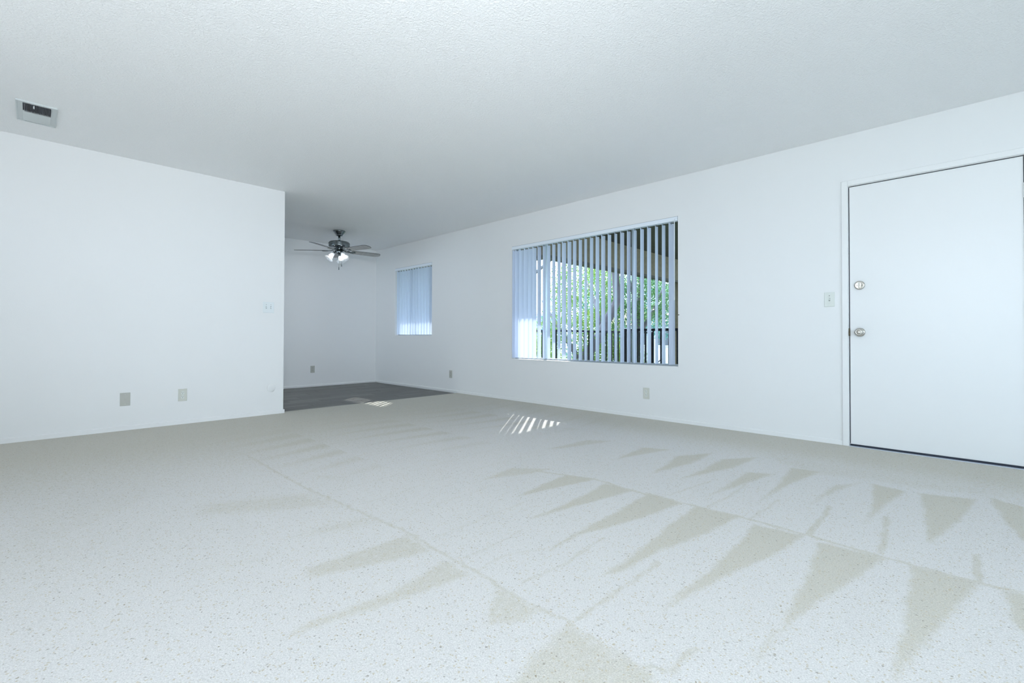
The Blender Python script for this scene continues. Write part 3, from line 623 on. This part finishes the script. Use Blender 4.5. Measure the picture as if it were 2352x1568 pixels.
for k in range(1):
    sl.add([(-.0005, 0, -.001), (.0005, 0, -.001), (.0045, 0, -.012), (.0035, 0, -.012), (-.0005, .160, -.001), (.0005, .160, -.001), (.0045, .160, -.012), (.0035, .160, -.012)], [(0, 1, 2, 3), (4, 7, 6, 5), (0, 4, 5, 1), (1, 5, 6, 2), (2, 6, 7, 3), (3, 7, 4, 0)])
me = sl.mesh('louvre_fin', mat('fin_grey', (0.20, 0.21, 0.24), 0.5))
for k in range(n): link('louvre_fin', me, r, (ix0 + .006 + k * (.130 / (n - 1)), iy0 + .002, 0))
sl = MB(); sl.add([(ix0, 0, -.0015), (ix1, 0, -.0015), (ix1, .021, -.013), (ix0, .021, -.013), (ix0, .001, -.0008), (ix1, .001, -.0008), (ix1, .022, -.0122), (ix0, .022, -.0122)], [(0, 3, 2, 1), (4, 5, 6, 7), (0, 1, 5, 4), (1, 2, 6, 5), (2, 3, 7, 6), (3, 0, 4, 7)])
me = sl.mesh('louvre_blade', m_vent)
for k in range(9): link('louvre_blade', me, r, (0, .0 + k * .0192, 0))
MB().box(-.018, -.012, iy0 + .014, iy0 + .034, -.022, -.006).build('damper_lever', m_white_p, r)
MB().lathe([(.003, 0), (.003, .002), (0, .0025)], 10, Matrix.Translation((-.055, .205 - .012, t)) @ Matrix.Rotation(math.pi, 4, 'X')).build('screw', m_clip, r)

# ------------------------------------------------------------------ ceiling fan
FX, FY = 3.217, 6.80
fan = empty('ceiling_fan', (FX, FY, RH), 'pewter ceiling fan with five grey blades and glass light shades', 'ceiling fan')
MB().lathe([(.0, 0), (.086, 0), (.089, -.006), (.088, -.014), (.078, -.024), (.072, -.034), (.058, -.052), (.048, -.064), (.047, -.074), (.030, -.080), (.0, -.080)], 40).build('canopy', m_pewter, fan)
MB().tube([(0, 0, -.075), (0, 0, -.166)], .0165, 20).lathe([(.0165, -.150), (.028, -.156), (.028, -.166)], 24).build('downrod', m_pewter, fan)
MB().lathe([(0, -.160), (.045, -.161), (.110, -.163), (.140, -.170), (.151, -.182), (.152, -.232), (.148, -.242), (.125, -.252), (.060, -.256), (0, -.256)], 56).lathe([(.1535, -.190), (.1545, -.194), (.1535, -.198)], 56).lathe([(.1535, -.222), (.1545, -.226), (.1535, -.230)], 56).build('motor_housing', m_pewter, fan)
sh = MB().lathe([(0, -.254), (.050, -.256), (.052, -.268), (.040, -.276), (.042, -.290), (.056, -.296), (.058, -.330), (.050, -.344), (.034, -.352), (.018, -.358), (.010, -.372), (0, -.376)], 36).build('switch_housing', m_pewter, fan)
# blades: an arm of two scrolled straps carries each board
outline = [(.185, -.050), (.200, -.058), (.300, -.062), (.560, -.070), (.610, -.066), (.642, -.048), (.655, -.016), (.655, .020), (.640, .050), (.608, .066), (.560, .070), (.300, .062), (.200, .058), (.185, .050)]
BZ = -.300
blade_me = MB().prism(outline, -.003, .003, None, 0, 1).mesh('blade', [m_blade, m_blade_e])
arm = MB()
for s_ in (-1, 1):
    arm.tube([(.050, s_ * .006, .018), (.085, s_ * .022, .012), (.120, s_ * .034, .002), (.150, s_ * .026, -.004), (.172, s_ * .010, -.006), (.200, s_ * .022, -.006), (.235, s_ * .038, -.006)], [.006, .0065, .007, .0065, .006, .006, .005], 8)
arm.tube([(.050, 0, .018), (.110, 0, .004), (.175, 0, -.006), (.250, 0, -.006)], [.008, .006, .007, .005], 8).box(.180, .255, -.012, .012, -.0065, -.0035)
arm_me = arm.mesh('blade_arm', m_pewter)
for k in range(5):
    phi = math.radians(185 + 72 * k); d = rgt * math.cos(phi) + Vector((sn, cy, 0)) * math.sin(phi)
    az = math.atan2(d.y, d.x)
    bl = link('blade', blade_me, fan, (0, 0, BZ), (math.radians(-12), 0, 0)); bl.rotation_mode = 'XYZ'
    bl.matrix_local = Matrix.Translation((0, 0, BZ)) @ Matrix.Rotation(az, 4, 'Z') @ Matrix.Rotation(math.radians(-12), 4, 'X')
    a_ = link('blade_arm', arm_me, bl, (0, 0, 0))
# light kit
for k, phi in enumerate((226, 320, 100)):
    d = rgt * math.cos(math.radians(phi)) + Vector((sn, cy, 0)) * math.sin(math.radians(phi))
    az = math.atan2(d.y, d.x); tilt = math.radians(180 - 40)
    Mz = Matrix.Rotation(az, 4, 'Z'); tip = Vector((math.sin(tilt), 0, math.cos(tilt)))
    MB().tube([(.040, 0, -.318), (.060, 0, -.322), (.076, 0, -.332), (.084, 0, -.345)], .008, 10).lathe([(0, -.010), (.017, -.008), (.021, .004), (.022, .020), (.0, .021)], 20, Matrix.Translation((.082, 0, -.340)) @ Matrix.Rotation(tilt, 4, 'Y')).build('lamp_arm', m_pewter, fan, mat_world=Mz)
    Ml = Matrix.Translation((.088, 0, -.347)) @ Matrix.Rotation(tilt, 4, 'Y')
    prof = [(.024, .0), (.027, .012), (.030, .030), (.034, .052), (.040, .074), (.049, .094), (.060, .108), (.068, .114)]
    s1 = MB().lathe(prof, 48, Ml, scallop=(12, .035)); s1.lathe([(r_ - .0025, z_) for r_, z_ in prof], 48, Ml, scallop=(12, .035))
    s1.lathe([(.0655, .1135), (.068, .116), (.0705, .1135), (.068, .111), (.0655, .1135)], 48, Ml)
    s1.build('glass_shade', m_shade, fan, mat_world=Mz)
    MB().lathe([(.0, .018), (.012, .020), (.014, .034), (.024, .052), (.029, .068), (.027, .084), (.016, .096), (0, .100)], 20, Ml).build('bulb', m_bulb, fan, mat_world=Mz)
for dx_, dy_, ln in ((.020, -.040, .150), (-.025, -.045, .205)):
    c_ = MB().tube([(dx_, dy_, -.345), (dx_, dy_, -.345 - ln)], .0016, 6).build('pull_chain', m_nickel, fan)
    MB().lathe([(0, 0), (.004, -.003), (.0055, -.012), (.005, -.024), (.0065, -.030), (.0065, -.045), (.0, -.047)], 12, Matrix.Translation((dx_, dy_, -.345 - ln))).build('chain_pull', m_pewter, c_)

# ------------------------------------------------------------------ outside: walkway, roof, railings
XR, YB = 5.96, 5.0
b = MB(); b.box(XB + TH, XR + .06, YW, 11, -.30, -.10).box(XR + .06, 12.2, 3.62, YB + .06, -.30, -.10)
struct(b.build('floor', m_deck), 'concrete walkway slab outside the big window', 'walkway')
b = MB(); b.box(XB + TH, 13.5, YW, YB, 2.72, 2.86).box(XB + TH, XR, YB, 11, 2.62, 2.86)
struct(b.build('ceiling', m_soffit), 'dark brown underside of the walkway roof', 'ceiling')
def beam(x0, x1, y0, y1, label):
    r = empty('roof_beam', ((x0 + x1) / 2, (y0 + y1) / 2, 2.17), label, 'beam', kind='structure'); o = Vector(r.location)
    def q(b): b.v = [(x - o.x, y_ - o.y, z - o.z) for x, y_, z in b.v]; return b
    q(MB().box(x0, x1, y0, y1, 2.215, 2.72)).build('beam_face', m_beam, r)
    q(MB().box(x0 - .01, x1 + .01, y0 - .01, y1 + .01, 2.17, 2.215)).build('drip_edge', m_beam_d, r)
    return r
beam(XR - .02, 13.4, YB, YB + .18, 'tan stuccoed beam crossing outside the big window')
beam(XR - .02, XR + .14, YB + .20, 11, 'tan roof edge beam over the walkway outside the small window')
b = MB(); b.box(10.92, 11.42, YB - .01, YB + .20, -3.0, 2.165); struct(b.build('support_column', m_beam), 'tan stuccoed pier holding the far end of the beam', 'column')

bal = {}
def railing(p0, p1, label, zt=0.962, zb=-0.10, posts=(0, 1), thick=.034, gap=.112):
    p0, p1 = Vector((*p0, 0)), Vector((*p1, 0)); d = p1 - p0; Ln = d.length; ang = math.atan2(d.y, d.x)
    r = empty('railing', (p0.x, p0.y, zb), label, 'railing', rz=ang); H = zt - zb
    MB().bbox(0, Ln, -.028, .028, H - thick, H, .002, '-z').build('top_rail', m_iron, r)
    MB().box(0, Ln, -.016, .016, .075, .103).build('bottom_rail', m_iron, r)
    if H not in bal: bal[H] = MB().box(-.009, .009, -.009, .009, .103, H - thick).mesh('baluster', m_iron)
    n_ = int(Ln / gap)
    for k in range(1, n_): link('baluster', bal[H], r, (k * Ln / n_, 0, 0))
    for t_ in posts:
        MB().box(-.028, .028, -.028, .028, 0, H - thick + .002).box(-.045, .045, -.045, .045, 0, .008).build('post', m_iron, r, loc=(t_ * Ln + (.028 if t_ == 0 else -.028 if t_ == 1 else 0), 0, 0))
    return r
railing((XR, 0.9), (XR, 3.56), 'black metal railing with square balusters just outside the big window', posts=(0, .5, 1))
railing((XR + .0, 4.86), (9.6, 4.86 + .15), 'black metal railing running outward along the landing below the beam', posts=(0, .5, 1), gap=.15)
railing((XR, 4.95), (XR, 8.6), 'black metal railing along the walkway beyond the landing corner', posts=(0.03, .5, 1), gap=.15)

b = MB(); b.box(-20, 90, -40, 90, -3.3, -3.0)
struct(b.build('ground', m_soil), 'grassy ground below the walkway', 'ground')

# ------------------------------------------------------------------ trees
def tree(name, base_, trunk_pts, branches, crowns, n_leaf, size, m_leaf, label, trunk_r=.16, group=None, seed=1):
    r = empty(name, base_, label, 'tree', group); o = Vector(base_); g = np.random.default_rng(seed)
    pts = [Vector(p) - o for p in trunk_pts]; rad = [trunk_r * (1 - .6 * i / (len(pts) - 1)) for i in range(len(pts))]
    MB().tube(pts, rad, 12).build('trunk', m_bark, r)
    for br in branches:
        q = [Vector(p) - o for p in br]; MB().tube(q, [trunk_r * .45 * (1 - .7 * i / (len(q) - 1)) for i in range(len(q))], 8).build('branch', m_bark, r)
    wts = np.array([c_[3] * c_[4] * c_[5] for c_ in crowns]); cnt = (wts / wts.sum() * n_leaf).astype(int); C = []
    for (x, y_, z, rx_, ry_, rz_), k in zip(crowns, cnt):
        ncl = max(6, k // 110); cl = g.normal(size=(ncl, 3)); cl /= np.linalg.norm(cl, axis=1)[:, None]; cl *= g.uniform(.35, 1, (ncl, 1)) ** .5
        pick = g.integers(0, ncl, k); p = cl[pick] * (rx_, ry_, rz_) + (x, y_, z) + g.normal(size=(k, 3)) * (.11, .11, .09) * (size / .046) ** .5
        C.append(p)
    C = np.concatenate(C) - np.array(base_); n_ = len(C)
    a = g.normal(size=(n_, 3)); a[:, 2] -= .5; a /= np.linalg.norm(a, axis=1)[:, None]; t_ = g.normal(size=(n_, 3)); bb = np.cross(a, t_); bb /= np.linalg.norm(bb, axis=1)[:, None]
    s_ = size * g.uniform(.6, 1.3, (n_, 1)); nn = np.cross(a, bb)
    V = np.stack([C, C + a * s_ * .45 + bb * s_ * .27 + nn * s_ * .05, C + a * s_, C + a * s_ * .45 - bb * s_ * .27 + nn * s_ * .05], 1).reshape(-1, 3)
    me = bpy.data.meshes.new('foliage'); me.vertices.add(n_ * 4); me.vertices.foreach_set('co', V.astype(np.float32).ravel())
    me.loops.add(n_ * 4); me.loops.foreach_set('vertex_index', np.arange(n_ * 4, dtype=np.int32)); me.polygons.add(n_)
    me.polygons.foreach_set('loop_start', (np.arange(n_) * 4).astype(np.int32)); me.polygons.foreach_set('loop_total', np.full(n_, 4, np.int32)); me.update(calc_edges=True)
    me.materials.append(m_leaf); tag(link('foliage', me, r), kind='stuff')
    return r
tree('leafy_tree', (8.1, 6.1, -3.0), [(8.1, 6.1, -3.0), (8.15, 6.0, -.6), (8.2, 5.92, .3), (8.47, 5.63, .88), (8.73, 5.36, 1.63), (8.75, 5.45, 2.4), (8.9, 5.9, 3.3)],
     [[(8.47, 5.63, .88), (8.9, 6.0, 1.5), (9.6, 6.8, 2.3)], [(8.73, 5.4, 1.9), (9.3, 5.7, 2.4), (9.9, 6.4, 2.7)], [(8.2, 5.92, .3), (8.1, 6.5, 1.1), (8.4, 7.2, 1.7)]],
     [(9.8, 6.9, 1.9, 1.1, .9, 1.1), (8.9, 5.8, 2.6, .6, .5, .5), (8.3, 6.3, .7, .7, .6, .8), (9.4, 6.2, .9, .7, .6, .7)], 26000, .046, m_lf_a,
     'bright leafy tree with a leaning grey trunk seen through the middle of the blind', .15, seed=3)
tree('leafy_tree', (10.2, 5.9, -3.0), [(10.2, 5.9, -3.0), (10.15, 5.8, 0), (10.1, 5.6, 1.5), (10.1, 5.5, 2.8)],
     [[(10.15, 5.7, .8), (10.6, 5.5, 1.5), (11.2, 5.5, 2.2)], [(10.1, 5.6, 1.3), (9.6, 5.5, 1.9), (9.2, 5.4, 2.3)]],
     [(10.4, 5.7, 2.0, 1.3, .5, 1.0), (9.6, 5.85, 1.3, .5, .4, .8), (11.4, 6.0, 1.9, .9, .6, .8)], 15000, .046, m_lf_b,
     'deep green tree seen through the right part of the blind', .13, seed=5)
tree('leafy_tree', (9.0, 8.6, -3.0), [(9.0, 8.6, -3.0), (9.1, 8.6, .5), (9.3, 8.5, 2.4), (9.7, 8.4, 3.6)],
     [[(9.3, 8.5, 2.4), (10.0, 8.2, 3.0), (10.8, 8.0, 3.2)], [(9.2, 8.5, 1.6), (8.6, 8.9, 2.6)]],
     [(9.6, 8.5, 3.5, .9, .8, .4), (8.6, 9.3, 2.6, .7, .7, .9), (9.3, 8.4, .9, .9, .8, .55)], 11000, .055, m_lf_a,
     'airy tree with sparse high leaves against the bright sky at the left of the blind', .12, seed=8)
tree('shrub', (9.2, 6.4, -3.0), [(9.2, 6.4, -3.0), (9.2, 6.4, -1.0), (9.2, 6.4, .3)], [[(9.2, 6.4, -1.0), (9.8, 5.6, -.2), (10.2, 5.0, .4)], [(9.2, 6.4, -1), (8.6, 7.3, .2)]],
     [(9.4, 6.2, .0, 1.0, .9, .75), (8.6, 7.6, .1, .8, .8, .7), (9.9, 5.9, .1, .7, .5, .7)], 24000, .048, m_lf_a,
     'yellow-green bush filling the view below the railing top', .08, seed=11)
tree('distant_tree', (16.5, 10.0, -3.0), [(16.5, 10, -3), (16.6, 10, 0), (16.4, 10.1, 2.5)], [[(16.6, 10, 0), (17.2, 9.2, 1.4), (17.6, 8.6, 2.2)]],
     [(16.5, 10, 2.2, 2.4, 2.0, 1.6), (18.2, 8.0, 1.9, 1.8, 1.5, 1.5), (14.8, 11.3, 1.0, 1.3, 1.3, 1.5)], 17000, .085, m_lf_c,
     'shadowy teal tree standing behind the leaning-trunk tree', .2, seed=13)
tree('distant_tree', (20.0, 8.4, -3.0), [(20, 8.4, -3), (20, 8.4, 1), (20.1, 8.3, 3)], [[(20, 8.4, 0), (20.9, 7.8, 2)]],
     [(20.2, 8.4, 2.6, 2.4, 1.8, 2.0), (21.5, 7.4, 1.4, 1.6, 1.2, 1.6)], 9000, .09, m_lf_b,
     'dark green tree behind the right end of the landing railing', .2, seed=17)

# ------------------------------------------------------------------ neighbouring buildings
def building(loc, sx, sy, h, m_r, label, rz=0):
    r = empty('apartment_building', loc, label, 'building', rz=rz)
    MB().box(-sx / 2, sx / 2, -sy / 2, sy / 2, 0, h).build('wall', m_bld, r)
    e = .45; b = MB(); b.add([(-sx / 2 - e, -sy / 2 - e, h - .1), (sx / 2 + e, -sy / 2 - e, h - .1), (sx / 2 + e, sy / 2 + e, h - .1), (-sx / 2 - e, sy / 2 + e, h - .1), (0, -sy / 2 - e, h + 1.35), (0, sy / 2 + e, h + 1.35)],
                             [(0, 3, 2, 1), (0, 1, 4), (2, 3, 5), (0, 4, 5, 3), (1, 2, 5, 4)]); b.build('roof', m_r, r)
    for k in range(4):
        for z in (.9, 3.3):
            if z + 1.2 > h: continue
            f = MB().box(-sx / 2 - .05, -sx / 2, -sy / 2 + .8 + k * sy / 4.4, -sy / 2 + 2.0 + k * sy / 4.4, z, z + 1.15).build('window_frame', m_trim, r)
            MB().box(-sx / 2 - .06, -sx / 2 - .05, -sy / 2 + .86 + k * sy / 4.4, -sy / 2 + 1.94 + k * sy / 4.4, z + .06, z + 1.09).build('pane', m_wind, f)
    return r
building((30, 13.2, -3.0), 7, 9, 4.7, m_roof, 'lilac stucco building with a brown roof across the courtyard', rz=math.radians(-12))
building((26, 26, -3.0), 6, 7, 4.3, m_roof_b, 'pale building with a slate blue roof farther left beyond the trees', rz=math.radians(30))
